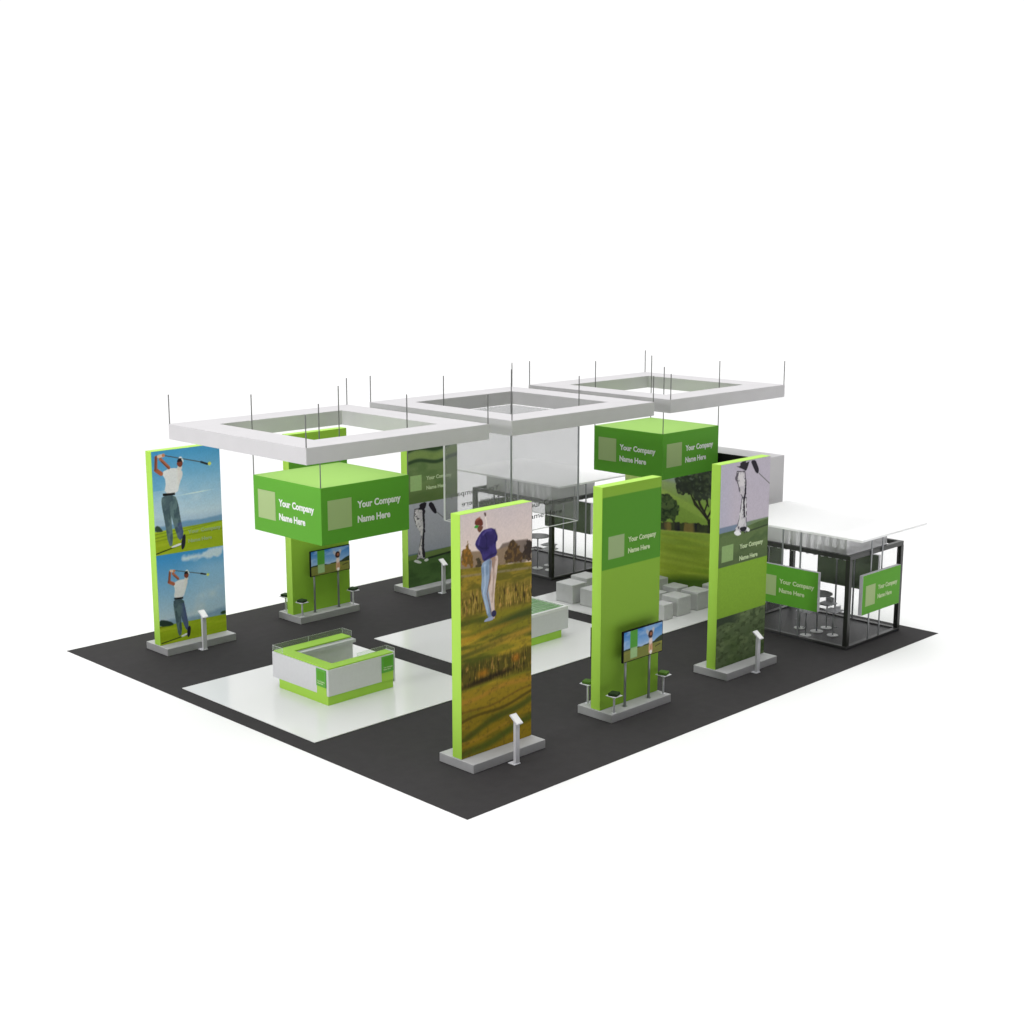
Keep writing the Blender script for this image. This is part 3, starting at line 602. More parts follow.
def course_print():
    R = PR['W']; c = Canvas(260, 216, 4./4.8); c.grain = .15
    c.vgrad(0, (118, 130, 40), .4, (120, 138, 58))
    for v0, k in ((.10, .03), (.16, .05), (.22, .04), (.29, .05), (.345, .03)):
        c.mix(.55*np.clip(1.2-abs(c.V-v0-k*(c.U-.4)-.008*np.sin(9*c.U+v0*30))/.018, 0, 1), (136, 148, 60))
    c.mix(.5*np.clip((c.noise(4, 30, 2)-.5)*4, 0, 1), (104, 120, 40))
    h0 = .384+.105*(c.U-.29)
    up = np.clip((c.V-h0)/.006, 0, 1); c.mix(up, (112, 134, 62))
    c.mix(up*np.clip((c.V-.60)/.12, 0, 1), (124, 136, 92)); c.mix(up*np.clip((c.noise(3, 5, 4)-.5)*3, 0, .5), (92, 112, 60))
    c.mix(up*np.clip(1.2-abs(c.V-.60+.35*(c.U-.45)**1-.0)/.03, 0, .5), (136, 152, 78))
    c.mix(np.clip((c.V-.735+.1*(c.U-.3))/.03, 0, 1), (128, 134, 128))
    n = c.noise(30, 26, 6)
    d = c.dist([(.0, .64), (.15, .66)]+R['bush']+[(0, .44)])+(n-.5)*.06
    a = np.clip(.5-d/(c.px*2), 0, 1); c.mix(a, (52, 64, 42)); c.mix(a*np.clip((n-.5)*5, 0, .8), (74, 86, 54)); c.mix(a*np.clip((c.noise(50, 44, 8)-.58)*6, 0, .8), (34, 44, 32))
    m = np.clip((c.V-h0)/.004, 0, 1)*np.clip((h0+.052+.03*c.noise(40, 1, 5)-c.V)/.006, 0, 1)
    c.mix(m*.95, (52, 56, 40)); c.mix(m*np.clip((c.noise(18, 3, 9)-.45)*8, 0, .95), (34, 32, 40)); c.mix(m*np.clip((c.noise(14, 4, 12)-.6)*8, 0, .8), (120, 100, 60))
    c.mix(np.clip(1.2-abs(c.V-h0)/.006, 0, .5), (150, 158, 80))
    for pts, w in ((R['trunk'], .008), (R['tr2'], .006), (R['tr3'], .005), ([(.635, .50), (.66, .42), (.665, .38)], .012), ([(.635, .507), (.70, .6), (.72, .66)], .008),
                   ([(.60, .57), (.62, .64), (.615, .70)], .005), ([(.574, .574), (.53, .61), (.50, .68)], .005), ([(.61, .55), (.57, .60), (.535, .69)], .004), ([(.62, .53), (.655, .6), (.66, .68)], .006)):
        c.stroke(pts, w, (40, 38, 34))
    g = c.noise(40, 36, 15); f = c.noise(14, 12, 14)
    crown = R['crown'][:1]+[(.5, .84), (.8, .90), (.97, .8), (.9, .68), (.75, .65)]+R['crown'][2:]
    d = c.dist(crown)+(f-.5)*.07+(g-.5)*.03
    a = np.clip(.5-d/(c.px*1.5), 0, 1)*np.clip((g-.22)*14, .6, 1); c.mix(a, (50, 54, 48)); c.mix(a*np.clip((g-.54)*6, 0, .7), (76, 82, 64)); c.mix(a*np.clip((c.noise(9, 22, 17)-.55)*5, 0, .6), (36, 38, 36))
    c.mix(c.below([(.2, .02), (.45, .065), (.8, .14)], 12)*.85, (44, 66, 24))
    c.mix(np.clip(1.2-abs(c.V-.145-.03*(c.U-.5))/.02, 0, .6)*np.clip((c.U-.5)*6, 0, 1), (84, 112, 30))
    c.mix(1.*(c.V > .885), (14, 14, 14))
    return c

def tv_print():
    c = Canvas(80, 46, .5)
    c.vgrad(.35, (150, 176, 206), 1., (50, 108, 172))
    c.mix(np.clip((c.noise(4, 5, 3)-.5)*3, 0, .6), (160, 180, 204))
    d = c.V-(.36+.10*c.noise(6, 1, 5)+.18*np.clip((c.U-.78)*4, 0, 1)); c.mix(np.clip(.5-d/.02, 0, 1), (48, 58, 40))
    c.mix(np.clip(.5-(c.V-.36)/.02, 0, 1), (112, 116, 56)); c.mix((c.V < .36)*np.clip((c.noise(4, 12, 8)-.5)*3, 0, .6), (136, 128, 60))
    c.poly([(.16, .42), (.35, .42), (.35, 1.1), (.16, 1.1)], (74, 140, 52), smooth=0)
    c.poly([(.17, .06), (.345, .06), (.345, .42), (.17, .42)], (142, 172, 120), smooth=0)
    c.stroke([(.68, .58), (.60, .82)], .03, (170, 170, 176)); c.stroke([(.71, .58), (.76, .84)], .03, (176, 172, 176))
    c.poly([(.62, .62), (.64, .8), (.70, .84), (.75, .78), (.75, .6), (.69, .54)], (48, 34, 34))
    c.poly([(.65, .56), (.74, .56), (.74, .34), (.72, .3), (.65, .32)], (206, 190, 182))
    c.stroke([(.67, .32), (.665, .1)], .022, (196, 150, 120)); c.stroke([(.72, .32), (.725, .12)], .022, (190, 142, 112))
    c.dot((.70, .08), .035, (222, 214, 208)); c.dot((.70, .7), .03, (150, 92, 66))
    c.stroke([(.82, .22), (.95, .27)], .01, (70, 70, 40))
    return c

# ================================================================ the setting
fl = MB().box(-400, -400, -.2, 400, 400, 0).build('floor', M['floor']); tag(fl, kind='structure')
L_, W_ = 16.262, 14.101
cp = MB().box(0, 0, 0.0, L_, W_, .005).build('carpet', M['carpet']); tag(cp, kind='structure')
cp.location.z = .002*S
PS = 4.802; PY = 4.83; PX = (.396, 5.877, 11.309)
for i, (x, lab) in enumerate(zip(PX, ('glossy white square floor panel under the lime and white reception counter',
        'glossy white square floor panel under the green glass showcase', 'glossy white square floor panel carrying the grey seating cubes'))):
    o = MB().box(0, 0, 0, PS, PS, .018).build('floor_platform', M['platform'], bevel=.006)
    o.location = Vector((x, PY, .009))*S
    tag(o, lab, 'floor panel', 'white floor panels on the carpet')

# ================================================================ display towers
H = 4.88; PW = 1.877; PT = .254; BH = .178; BW = 1.937; BD = .949; OY = .355
GA = 1.5
REAR = {'brand': 1.35, 'sky': 1.12, 'walker_low': 1.15}        # prints: picture colour -> pigment, rear ones painted lighter where less light falls
def tower(x, y, label, kind):
    t = thing('display_tower', (x, y, .008), label, 'display tower', 'tall lime display towers')
    MB().box(-BW/2-.12, -OY, 0, BW/2+.12, BD-OY, BH).build('plinth', M['plinth'], t, bevel=.012) if False else \
        MB().box(-BW/2, -OY, 0, BW/2, BD-OY, BH).build('plinth', M['plinth'], t, bevel=.01)
    MB().box(-PW/2, .004, BH+.001, PW/2, PT, H).build('slab', M['lime'], t, bevel=.006)
    org = (-PW/2+.004, 0., BH+.003); du = (PW-.008, 0, 0); dv = (0, 0, H-BH-.009)
    f = {'wheat': wheat_print, 'sky': sky_print, 'brand': brand_print, 'walker': walker_print, 'walker_low': walker_low_print}[kind]
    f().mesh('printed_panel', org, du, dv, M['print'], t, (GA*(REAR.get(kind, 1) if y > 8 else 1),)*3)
    z = lambda v: BH+v*(H-BH)
    if kind == 'brand':
        lettering(t, [('Your Company', .90), ('Name Here', .70)], .105, 1, M['dimwhite'], (-PW/2+.435*PW, -.004, z(.758)), 'y', gap=2.25)
    if kind == 'walker':
        lettering(t, [('Your Company', .90), ('Name Here', .70)], .105, 1, M['dimwhite'], (-PW/2+.415*PW, -.004, z(.594)), 'y', gap=2.6)
    if kind == 'walker_low':
        lettering(t, [('Your Company', .95), ('Name Here', .74)], .105, 1, M['dimwhite'], (-PW/2+.37*PW, -.004, z(.655)), 'y', gap=2.6)
    if kind == 'sky':
        lettering(t, [('Your Company', .93), ('Name Here', .66)], .085, 1, M['pale'], (-PW/2+.475*PW, -.004, z(.575)), 'y', gap=2.6)
    return t
TN = 1.780; TF = 12.324
tower(2.467, TN, 'tower showing a golfer in a navy shirt among golden grass, nearest of all', 'wheat')
tower(6.378, TN, 'plain lime tower in front with a wide green company band, screen before it', 'brand')
tower(10.314, TN, 'front tower with golfer trouser legs picture above a lime band, beside the black pavilion', 'walker')
tower(2.442, TF, 'far left tower showing two white-shirted golfers under blue sky', 'sky')
tower(6.352, TF, 'rear lime tower half hidden behind the hanging green box', 'brand')
tower(10.289, TF, 'rear tower with green hills above and golfer legs below, partly behind the glass box', 'walker_low')

# ---------------------------------------------------------------- tablet stands
def tablet_stand(x, y, label):
    t = thing('tablet_stand', (x, y, .008), label, 'tablet stand', 'slim tablet stands before the towers')
    MB().box(-.11, -.05, 0, .06, .13, .014).build('foot', M['stand'], t, bevel=.004)
    MB().box(-.055, -.03, .018, .055, .035, .86).build('post', M['stand'], t, bevel=.008)
    m = MB(); a = math.radians(38)
    n = len(m.v); m.box(-.085, -.125, -.014, .085, .125, .014)
    m.v = [(x_, y_*math.cos(a)-z_*math.sin(a)+.01, y_*math.sin(a)+z_*math.cos(a)+.885) for x_, y_, z_ in m.v]
    tb = m.build('tablet', M['stand'], t, bevel=.006)
    m = MB().box(-.07, -.105, .0142, .07, .105, .017)
    m.v = [(x_, y_*math.cos(a)-z_*math.sin(a)+.01, y_*math.sin(a)+z_*math.cos(a)+.885) for x_, y_, z_ in m.v]
    m.build('screen', M['edge'], tb)
    return t
tablet_stand(2.45, 1.24, 'silver tablet stand before the golden grass picture tower')
tablet_stand(10.37, 1.33, 'silver tablet stand before the front tower with the golfer legs')
tablet_stand(2.42, 11.84, 'silver tablet stand before the blue sky golfers tower')
tablet_stand(10.15, 11.76, 'silver tablet stand before the rear green hills tower')

# ---------------------------------------------------------------- screens on poles
def tv(x, y, label, facing=1):
    t = thing('television_stand', (x, y, .008+BH), label, 'television', 'screens on twin poles')
    sc = MB().box(-.67, -.02, .975, .62, .03, 1.65).build('television', M['blackmatt'], t, bevel=.008)
    tv_print().mesh('picture', (-.648, -.0225, .995), (1.246, 0, 0), (0, 0, .635), M['screen'], sc, (1.05,)*3)
    for px in (-.505, .275):
        MB().tube((px, .055, .004), (px, .055, 1.45), .027, seg=14).build('pole', M['steel'], t, smooth=True)
        MB().disc(px, .055, 0, .006, .06).build('pole_base', M['steel'], t)
    if facing < 0: t.rotation_euler.z = math.pi
    return t
tv(6.54, 1.56, 'wide screen on two poles in front of the near lime tower')
tv(6.50, 12.11, 'wide screen on two poles in front of the rear lime tower')
tv(6.29, 2.25, 'screen behind the near lime tower, only its dark edge showing', -1)

# ---------------------------------------------------------------- stools
def stool(x, y, label, cm, h=.372):
    t = thing('stool', (x, y, .008+BH), label, 'stool', 'small white stools on the lime tower plinths')
    MB().disc(0, 0, 0, .008, .055).build('foot', M['stand'], t)
    MB().tube((0, 0, .008), (0, 0, h), .022, seg=12).build('stem', M['stand'], t, smooth=True)
    MB().box(-.125, -.125, h, .125, .125, h+.016).build('seat', M['stand'], t, bevel=.006)
    bm = bmesh.new(); bmesh.ops.create_cube(bm, size=1)
    bmesh.ops.scale(bm, vec=(.20*S, .20*S, .065*S), verts=bm.verts)
    bmesh.ops.bevel(bm, geom=bm.edges[:], offset=.022*S, segments=3, affect='EDGES', profile=.6)
    bmesh.ops.translate(bm, vec=(0, 0, (h+.049)*S), verts=bm.verts)
    me = bpy.data.meshes.new('cushion'); bm.to_mesh(me); bm.free(); me.materials.append(cm)
    for p in me.polygons: p.use_smooth = True
    c = bpy.data.objects.new('cushion', me); col.objects.link(c); c.parent = t; c.rotation_euler.z = .3
    return t
stool(5.54, 1.48, 'white stool with dark green cushion at the front corner of the near lime tower plinth', M['cushion'])
stool(5.62, 2.28, 'white stool with green cushion on the left end of the near lime tower plinth', M['cushion2'], .43)
stool(7.24, 1.56, 'white stool with bright green cushion at the right end of the near lime tower plinth', M['cushion2'], .42)
stool(5.50, 12.05, 'white stool with dark cushion at the front corner of the rear lime tower plinth', M['cushion'])
stool(5.56, 12.84, 'white stool with dark cushion just behind the left side of the rear lime tower', M['cushion'])
stool(7.22, 12.11, 'white stool with dark cushion at the right end of the rear lime tower plinth', M['cushion'])

# ================================================================ reception counter
t = thing('reception_counter', (1.94, 6.36, .028), 'white u-shaped reception counter with lime top and lime base', 'counter')
K0 = .20; HT = .81
MB().prism([(0, .02), (1.80, .02), (1.80, .30), (.40, .30), (.40, 1.5), (1.80, 1.5), (1.80, 1.77), (0, 1.77)], 0, K0).build('kick_base', M['lime'], t)
X1, Y1 = 1.95, 2.01
body = [(0, 0), (X1-.14, 0), (X1-.14, .27), (.30, .27), (.30, Y1-.40), (X1, Y1-.40), (X1, Y1), (0, Y1)]
MB().prism(body, K0, HT-.03).build('counter_body', M['wlam'], t, bevel=.004)
top = [(.03, .03), (X1-.12, .03), (X1-.12, .30), (.33, .30), (.33, Y1-.38), (X1-.02, Y1-.38), (X1-.02, Y1-.03), (.03, Y1-.03)]
MB().prism(top, HT-.028, HT).build('countertop', M['lime'], t, bevel=.004)
MB().box(.34, Y1-.50, HT-.12, X1+.02, Y1-.385, HT-.045).build('desk_shelf', M['stand'], t, bevel=.01)
MB().box(X1-.135, -.0, .12, X1-.10, .30, HT+.01).build('end_panel', M['wlam'], t, bevel=.004)
g = MB(); g.box(.0, Y1-.03, HT+.002, X1, Y1-.02, HT+.12).box(.0, Y1-.40, HT+.002, .01, Y1-.03, HT+.12).box(X1-.01, Y1-.36, HT+.002, X1, Y1-.03, HT+.12)
gg = g.build('glass_guard', M['guardpane'], t)
r = MB()
for a, b in (((0, Y1-.025), (X1, Y1-.025)), ((0, Y1-.025), (0, Y1-.4)), ((X1, Y1-.025), (X1, Y1-.36))):
    r.tube((a[0], a[1], HT+.122), (b[0], b[1], HT+.122), .0022, seg=6)
for a in ((0, Y1-.025), (.98, Y1-.025), (X1, Y1-.025), (0, Y1-.4), (X1, Y1-.36)): r.tube((a[0], a[1], HT), (a[0], a[1], HT+.122), .003, seg=6)
r.build('rail', M['edge'], gg)
g = MB(); g.box(1.0, .27, HT+.002, X1-.12, .28, HT+.09).box(X1-.12, .0, HT+.002, X1-.11, .28, HT+.09)
gg = g.build('glass_guard', M['guardpane'], t)
r = MB()
for a, b in (((1.0, .275), (X1-.115, .275)), ((X1-.115, .275), (X1-.115, 0))): r.tube((*a, HT+.092), (*b, HT+.092), .0022, seg=6)
for a in ((1.0, .275), (X1-.115, .275), (X1-.115, 0)): r.tube((*a, HT), (*a, HT+.092), .0022, seg=6)
r.build('rail', M['edge'], gg)
def plaque(parent, face, a0, a1, z0, z1, zk):
    if face == 'x':
        MB().box(-.006, a0, zk, -.001, a1, z0).build('lime_strip', M['lime'], parent)
        q = MB().box(-.022, a0, z0, -.001, a1, z1).build('sign_plaque', M['logoplaque'], parent, bevel=.003)
        lettering(q, [('Your Company', (a1-a0)*.78), ('Name Here', (a1-a0)*.6)], .03, 1, M['dimwhite'], (-.022, a1-.04, z0+.13), 'x', depth=.002)
        MB().box(-.026, a0+.05, z0+.15, -.0225, a1-.05, z1-.04).build('logo_square', M['green'], q)
    else:
        MB().box(a0, -.006, zk, a1, -.001, z0).build('lime_strip', M['lime'], parent)
        q = MB().box(a0, -.022, z0, a1, -.001, z1).build('sign_plaque', M['logoplaque'], parent, bevel=.003)
        lettering(q, [('Your Company', (a1-a0)*.78), ('Name Here', (a1-a0)*.6)], .03, 1, M['dimwhite'], (a0+.04, -.022, z0+.13), 'y', depth=.002)
        MB().box(a0+.05, -.026, z0+.15, a1-.05, -.0225, z1-.04).build('logo_square', M['green'], q)
plaque(t, 'x', .07, .40, .38, .765, K0)
plaque(t, 'y', 1.46, 1.79, .40, .765, K0)

# ================================================================ showcase on the middle platform
t = thing('showcase', (7.35, 6.39, .028), 'low white display case with green glass top and lime base', 'display case')
MB().box(.1, .02, 0, 1.88, 1.12, .2).build('kick_base', M['lime'], t)
MB().prism([(0, 0), (2.11, 0), (2.11, 1.3), (0, 1.3)], .2, .70).build('case_body', M['wlam'], t, bevel=.004)
m = MB(); w = .07
m.box(0, 0, .70, 2.11, w, .775).box(0, 1.3-w, .70, 2.11, 1.3, .775).box(0, w, .70, w, 1.3-w, .775).box(2.11-w, w, .70, 2.11, 1.3-w, .775)
m.build('rim', M['edge'], t, bevel=.004)
gt = MB().box(w, w, .70, 2.11-w, 1.3-w, .745).build('glass_top', M['greenglass'], t)
m = MB()
for k in range(1, 5): m.box(w, w+k*.232-.008, .7455, 2.11-w, w+k*.232+.008, .749)
m.build('divider', M['divider'], gt)

# ================================================================ seating cubes
def cube(x, y, s, h, label, sy=None):
    bm_ = MB().box(0, 0, 0, s, sy or s, h).build('seating_cube', M['cube'], bevel=.022, seg=3)
    bm_.location = Vector((x, y, .028))*S
    tag(bm_, label, 'cube seat', 'pale grey seating cubes on the rear floor panel')
cube(12.20, 5.55, .38, .42, 'front left cube of the right-hand cluster, beside the screen edge')
cube(12.76, 5.545, .56, .50, 'tall front cube with a dark shaded side, nearest the front lime tower')
cube(13.60, 5.555, .56, .49, 'cube by the left edge of the front golfer legs tower')
cube(13.66, 6.30, .50, .47, 'middle row cube right under the tree picture')
cube(12.95, 6.45, .50, .40, 'low cube just left of the tall front cube, half hidden by the lime tower', )
cube(14.0, 7.25, .48, .47, 'rear cube at the foot of the tree picture, at the lime tower edge')
cube(11.76, 8.36, .56, .52, 'leftmost cube, beside the green glass display case', .62)
cube(11.86, 7.62, .56, .47, 'second cube from the left, against the near lime tower')
cube(12.72, 8.70, .62, .48, 'back row cube on the left, behind the leftmost pair')
cube(13.45, 7.9, .5, .46, 'cube hidden behind the near lime tower, back row')
cube(14.5, 5.6, .5, .48, 'cube behind the front golfer legs tower')

# ================================================================ picture wall
t = thing('picture_wall', (15.33, 4.78, .008), 'tall grey wall block with a printed golf course and tree', 'wall')
MB().box(0, 0, 0, .92, 4.82, 4.0).build('wall_core', M['ring'], t, bevel=.006)
course_print().mesh('printed_panel', (-.004, 4.82, .03), (0, -4.82, 0), (0, 0, 3.965), M['print'], t, (2.9,)*3)

# ================================================================ suspended frames
ZR1, ZR0, ZC = 5.900, 5.568, 6.527
PC = 4.85
CR = .012
for i, (x, lab) in enumerate(((.42, 'white square canopy on the left, over the reception counter'),
        (5.955, 'middle white square canopy, around the hanging glass box'), (11.43, 'white square canopy farthest right, above the picture wall'))):
    t = thing('overhead_canopy', (x, 4.87, ZR0), lab, 'canopy', 'white square canopies hung from cables')
    h = ZR1-ZR0; w = .775; m = MB(); n = 0
    o4 = [(0, 0), (PC, 0), (PC, PC), (0, PC)]; i4 = [(w, w), (PC-w, w), (PC-w, PC-w), (w, PC-w)]
    m.v = [(a, b, z) for z in (0, h) for a, b in o4+i4]
    for k in range(4):
        j = (k+1) % 4
        m.f += [(k, j, 8+j, 8+k), (4+j, 4+k, 12+k, 12+j), (8+k, 8+j, 12+j, 12+k), (j, k, 4+k, 4+j)]; m.m += [0]*4
    m.build('frame', M['ring'], t, bevel=.008)
    for a, b in ((.02, .02), (PC-.02, .02), (PC-.02, PC-.02), (.02, PC-.02)):
        MB().tube((a, b, h), (a, b, ZC-ZR0), CR, seg=8).build('cable', M['cable'], t)

# ================================================================ hanging boxes
def logo_face(parent, axis, x0, y0, dep=.003):
    """logo square and two lines of lettering on one face of a hanging box; x0,y0 = left end of the face"""
    Wd, Hh = BXW, 1.204
    if axis == 'y':
        MB().box(x0+.07*Wd, y0-.006, .25*Hh, x0+.334*Wd, y0-.001, .765*Hh).build('logo_square', M['pale'], parent)
        lettering(parent, [('Your Company', .50*Wd), ('Name Here', .375*Wd)], .145, 1, M['white'], (x0+.4*Wd, y0-.001, .675*Hh), 'y', gap=2.15)
    else:
        MB().box(x0-.006, y0-.334*Wd, .25*Hh, x0-.001, y0-.07*Wd, .765*Hh).build('logo_square', M['pale'], parent)
        lettering(parent, [('Your Company', .515*Wd), ('Name Here', .385*Wd)], .145, 1, M['white'], (x0-.001, y0-.385*Wd, .66*Hh), 'x', gap=2.1)
BXW = 2.37
for x, lab in ((1.69, 'green hanging box with company name above the reception counter'), (12.715, 'green hanging box with company name in front of the picture wall')):
    t = thing('hanging_sign_box', (x, 6.125, 3.591), lab, 'hanging sign', 'green hanging sign boxes')
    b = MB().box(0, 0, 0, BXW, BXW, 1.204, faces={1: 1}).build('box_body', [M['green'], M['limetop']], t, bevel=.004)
    logo_face(t, 'x', 0, BXW); logo_face(t, 'y', 0, 0)
    for a, b_ in ((.012, .012), (BXW-.012, .012), (BXW-.012, BXW-.012), (.012, BXW-.012)):
        MB().tube((a, b_, 1.204), (a, b_, ZC-3.591), CR, seg=8).build('cable', M['cable'], t)

# hanging glass box
gx, gy, gz0, gz1 = 7.219, 6.157, 2.985, 5.643
t = thing('hanging_glass_box', (gx, gy, gz0), 'clear and smoked glass box hanging inside the middle white frame', 'glass box')
GW = 2.304; GH = gz1-gz0; e = .012
MB().box(0, e, e, e, GW-e, GH).build('glass_pane', M['clearpane'], t)
fr = MB().box(e, 0, e, GW-e, e, GH).build('glass_pane', M['clearpane'], t)
MB().box(GW-e, e, e, GW, GW-e, GH).build('glass_pane', M['smokepane'], t)
bk = MB().box(e, GW-e, e, GW-e, GW, GH).build('glass_pane', M['smokepane'], t)
MB().box(e, e, GH-.02, GW-e, GW-e, GH-.008).build('glass_top', M['toppane'], t)
m = MB(); q = .012
for (a, b) in (((0, 0), (GW, 0)), ((GW, 0), (GW, GW)), ((GW, GW), (0, GW)), ((0, GW), (0, 0))):
    m.tube((*a, 0), (*b, 0), q, seg=6)
m.build('bottom_edge', M['edge'], t)
for a, b in ((0, 0), (GW, 0), (0, GW), (GW, GW)):
    MB().box(a-.016, b-.016, .014, a+.016, b+.016, GH).build('corner_post', M['edge'] if (a, b) in ((0, GW),) else M['steel'], t)
    MB().tube((a, b, GH), (a, b, ZC-gz0), CR, seg=8).build('cable', M['cable'], t)
lettering(fr, [('Your Company', 1.72), ('Name Here', 1.30)], .13, 1, M['smokeletter'], (.43, -.001, 3.66-gz0), 'y', gap=2.1, depth=.002, bold=.004)
lettering(bk, [('Your Company', 1.72), ('Name Here', 1.30)], .13, 1, M['smokeletter'], (GW-.43, GW+.001, 3.66-gz0), '-y', gap=2.1, depth=.002, bold=.004)

# ================================================================ black framed pavilions
def sign_board(parent, axis, org, w, h):
    """board mounted on the pavilion; org = lower left corner seen from outside (lower right for the two far sides)"""
    X, Y, Z = org; d = .10
    if axis == 'y': m = MB().box(X, Y-d, Z, X+w, Y, Z+h, faces={2: 1, 3: 2})
    elif axis == 'x': m = MB().box(X-d, Y-w, Z, X, Y, Z+h, faces={4: 1, 5: 2})
    elif axis == '-x': m = MB().box(X, Y-w, Z, X+d, Y, Z+h, faces={5: 1, 4: 2})
    else: m = MB().box(X, Y, Z, X+w, Y+d, Z+h, faces={3: 1, 2: 2})
    b = m.build('sign_board', [M['stand'], M['green'], M['signback']], parent, bevel=.003)
    if axis == 'y':
        MB().box(X+.08*w, Y-d-.006, Z+.20*h, X+.33*w, Y-d-.001, Z+.72*h).build('logo_square', M['pale'], b)
        lettering(b, [('Your Company', .52*w), ('Name Here', .38*w)], .11, 1, M['dimwhite'], (X+.40*w, Y-d-.001, Z+.66*h), 'y', gap=2.1)
    elif axis == 'x':
        MB().box(X-d-.006, Y-.33*w, Z+.20*h, X-d-.001, Y-.08*w, Z+.72*h).build('logo_square', M['pale'], b)
        lettering(b, [('Your Company', .56*w), ('Name Here', .41*w)], .11, 1, M['dimwhite'], (X-d-.001, Y-.38*w, Z+.66*h), 'x', gap=2.1)
    return b

def pavilion(x0, y0, lx, ly, my, label, roof, signs):
    t = thing('pavilion', (x0, y0, .008), label, 'pavilion', 'black framed pavilions with white roofs')
    b = .11; TZ = 2.33; RZ = 2.80
    MB().box(.0, .0, 0, lx, ly, .045).build('floor_deck', M['pavfloor'], t)
    m = MB().box(-.01, -.01, .046, lx+.01, b, .085).box(-.01, ly-b, .046, lx+.01, ly+.01, .085).box(-.01, b, .046, b, ly-b, .085).box(lx-b, b, .046, lx+.01, ly-b, .085)
    m.build('sill', M['sill'], t, bevel=.006)
    for a, c in ((0, 0), (lx-b, 0), (0, ly-b), (lx-b, ly-b)):
        MB().box(a-.004, c-.004, .086, a+b+.004, c+b+.004, TZ-b).build('post', M['black'], t, bevel=.006)
    for bx in ((0, 0, lx, b), (0, ly-b, lx, ly), (0, b, b, ly-b), (lx-b, b, lx, ly-b)):
        MB().box(bx[0], bx[1], TZ-b+.001, bx[2], bx[3], TZ).build('beam', M['black'], t, bevel=.005)
    # thin panes between the posts, with clerestory strips up to the roof
    p = .05
    q0 = b+.01; z0, z1 = .086, TZ-b-.004
    for bx in ((q0, p, lx-q0, p+.008), (p, q0, p+.008, ly-q0), (lx-p-.008, q0, lx-p, ly-q0), (q0, ly-p-.008, lx-q0, ly-p)):
        MB().box(bx[0], bx[1], z0, bx[2], bx[3], z1).build('glass_wall', M['pavpane'], t)
    iv = .3; z0, z1 = 2.20, RZ-.004
    for bx in ((iv, iv, lx-iv, iv+.008), (iv, iv+.008, iv+.008, ly-iv-.008), (lx-iv-.008, iv+.008, lx-iv, ly-iv-.008), (iv, ly-iv-.008, lx-iv, ly-iv)):
        MB().box(bx[0], bx[1], z0, bx[2], bx[3], z1).build('valance', M['clerestory'], t)
    # paired slim uprights, floor to roof, that carry the boards
    r_ = .022
    for a in (lx/2-.31, lx/2+.19):
        MB().box(a-r_, -.03, .086, a+r_, -.012, RZ).build('upright', M['steel'] , t)
        MB().box(a-r_, ly+.012, .086, a+r_, ly+.03, RZ).build('upright', M['steel'], t)
    for c in (my-.26, my+.26):
        MB().box(-.03, c-r_, .086, -.012, c+r_, RZ).build('upright', M['steel'], t)
        MB().box(lx+.012, c-r_, .086, lx+.03, c+r_, RZ).build('upright', M['steel'], t)
    R0 = roof
    rf = MB().box(R0[0], R0[1], RZ, R0[2], R0[3], RZ+.05).build('roof', M['roof'], t, bevel=.004)
    tb = None
    jv = iv+.065; nx, ny = round((lx-2*jv)/.215), round((ly-2*jv)/.215); sx_, sy_ = (lx-2*jv)/nx, (ly-2*jv)/ny
    pts = [(jv+sx_*k, jv) for k in range(nx+1)]+[(jv+sx_*k, ly-jv) for k in range(nx+1)]
    pts += [(jv, jv+sy_*k) for k in range(1, ny)]+[(lx-jv, jv+sy_*k) for k in range(1, ny)]
    for (a, c) in pts:
        if tb is None:
            tb = MB().tube((0, 0, 0), (0, 0, .68), .045, seg=10).build('hanging_tube', M['tube'], t, smooth=True)
            tb.location = Vector((a, c, RZ-.682))*S
        else:
            k = tb.copy(); col.objects.link(k); k.parent = t; k.location = Vector((a, c, RZ-.682))*S
    for s in signs: sign_board(t, *s)
    return t

def bar_table(x, y, label):
    t = thing('bar_table', (x, y, .056), label, 'bar table', 'round bar tables in the pavilions')
    MB().disc(0, 0, 0, .012, .16).build('foot', M['disc'], t)
    MB().tube((0, 0, .012), (0, 0, .97), .02, seg=12).build('stem', M['steel'], t, smooth=True)
    MB().disc(0, 0, .97, .99, .36, seg=40).build('table_top', M['tabletop'], t, bevel=.004)
def bar_stool(x, y, rz, label):
    t = thing('bar_stool', (x, y, .056), label, 'bar stool', 'bar stools in the pavilions')
    MB().disc(0, 0, 0, .012, .14).build('foot', M['disc'], t)
    MB().tube((0, 0, .012), (0, 0, .62), .018, seg=12).build('stem', M['steel'], t, smooth=True)
    MB().prism([(-.2, -.16), (.18, -.19), (.18, .19), (-.2, .16)], .62, .655).build('seat', M['stand'], t, bevel=.012)
    m = MB()
    for k in range(5):
        a0 = -.8+.32*k; a1 = a0+.32
        m.prism([(.17*math.cos(a0), .17*math.sin(a0)), (.17*math.cos(a1), .17*math.sin(a1)), (.15*math.cos(a1), .15*math.sin(a1)), (.15*math.cos(a0), .15*math.sin(a0))], .65, .78)
    m.build('backrest', M['stand'], t)
    MB().tube((.0, 0, .22), (.13, 0, .22), .01, seg=8).build('footrest', M['steel'], t)
    t.rotation_euler.z = rz

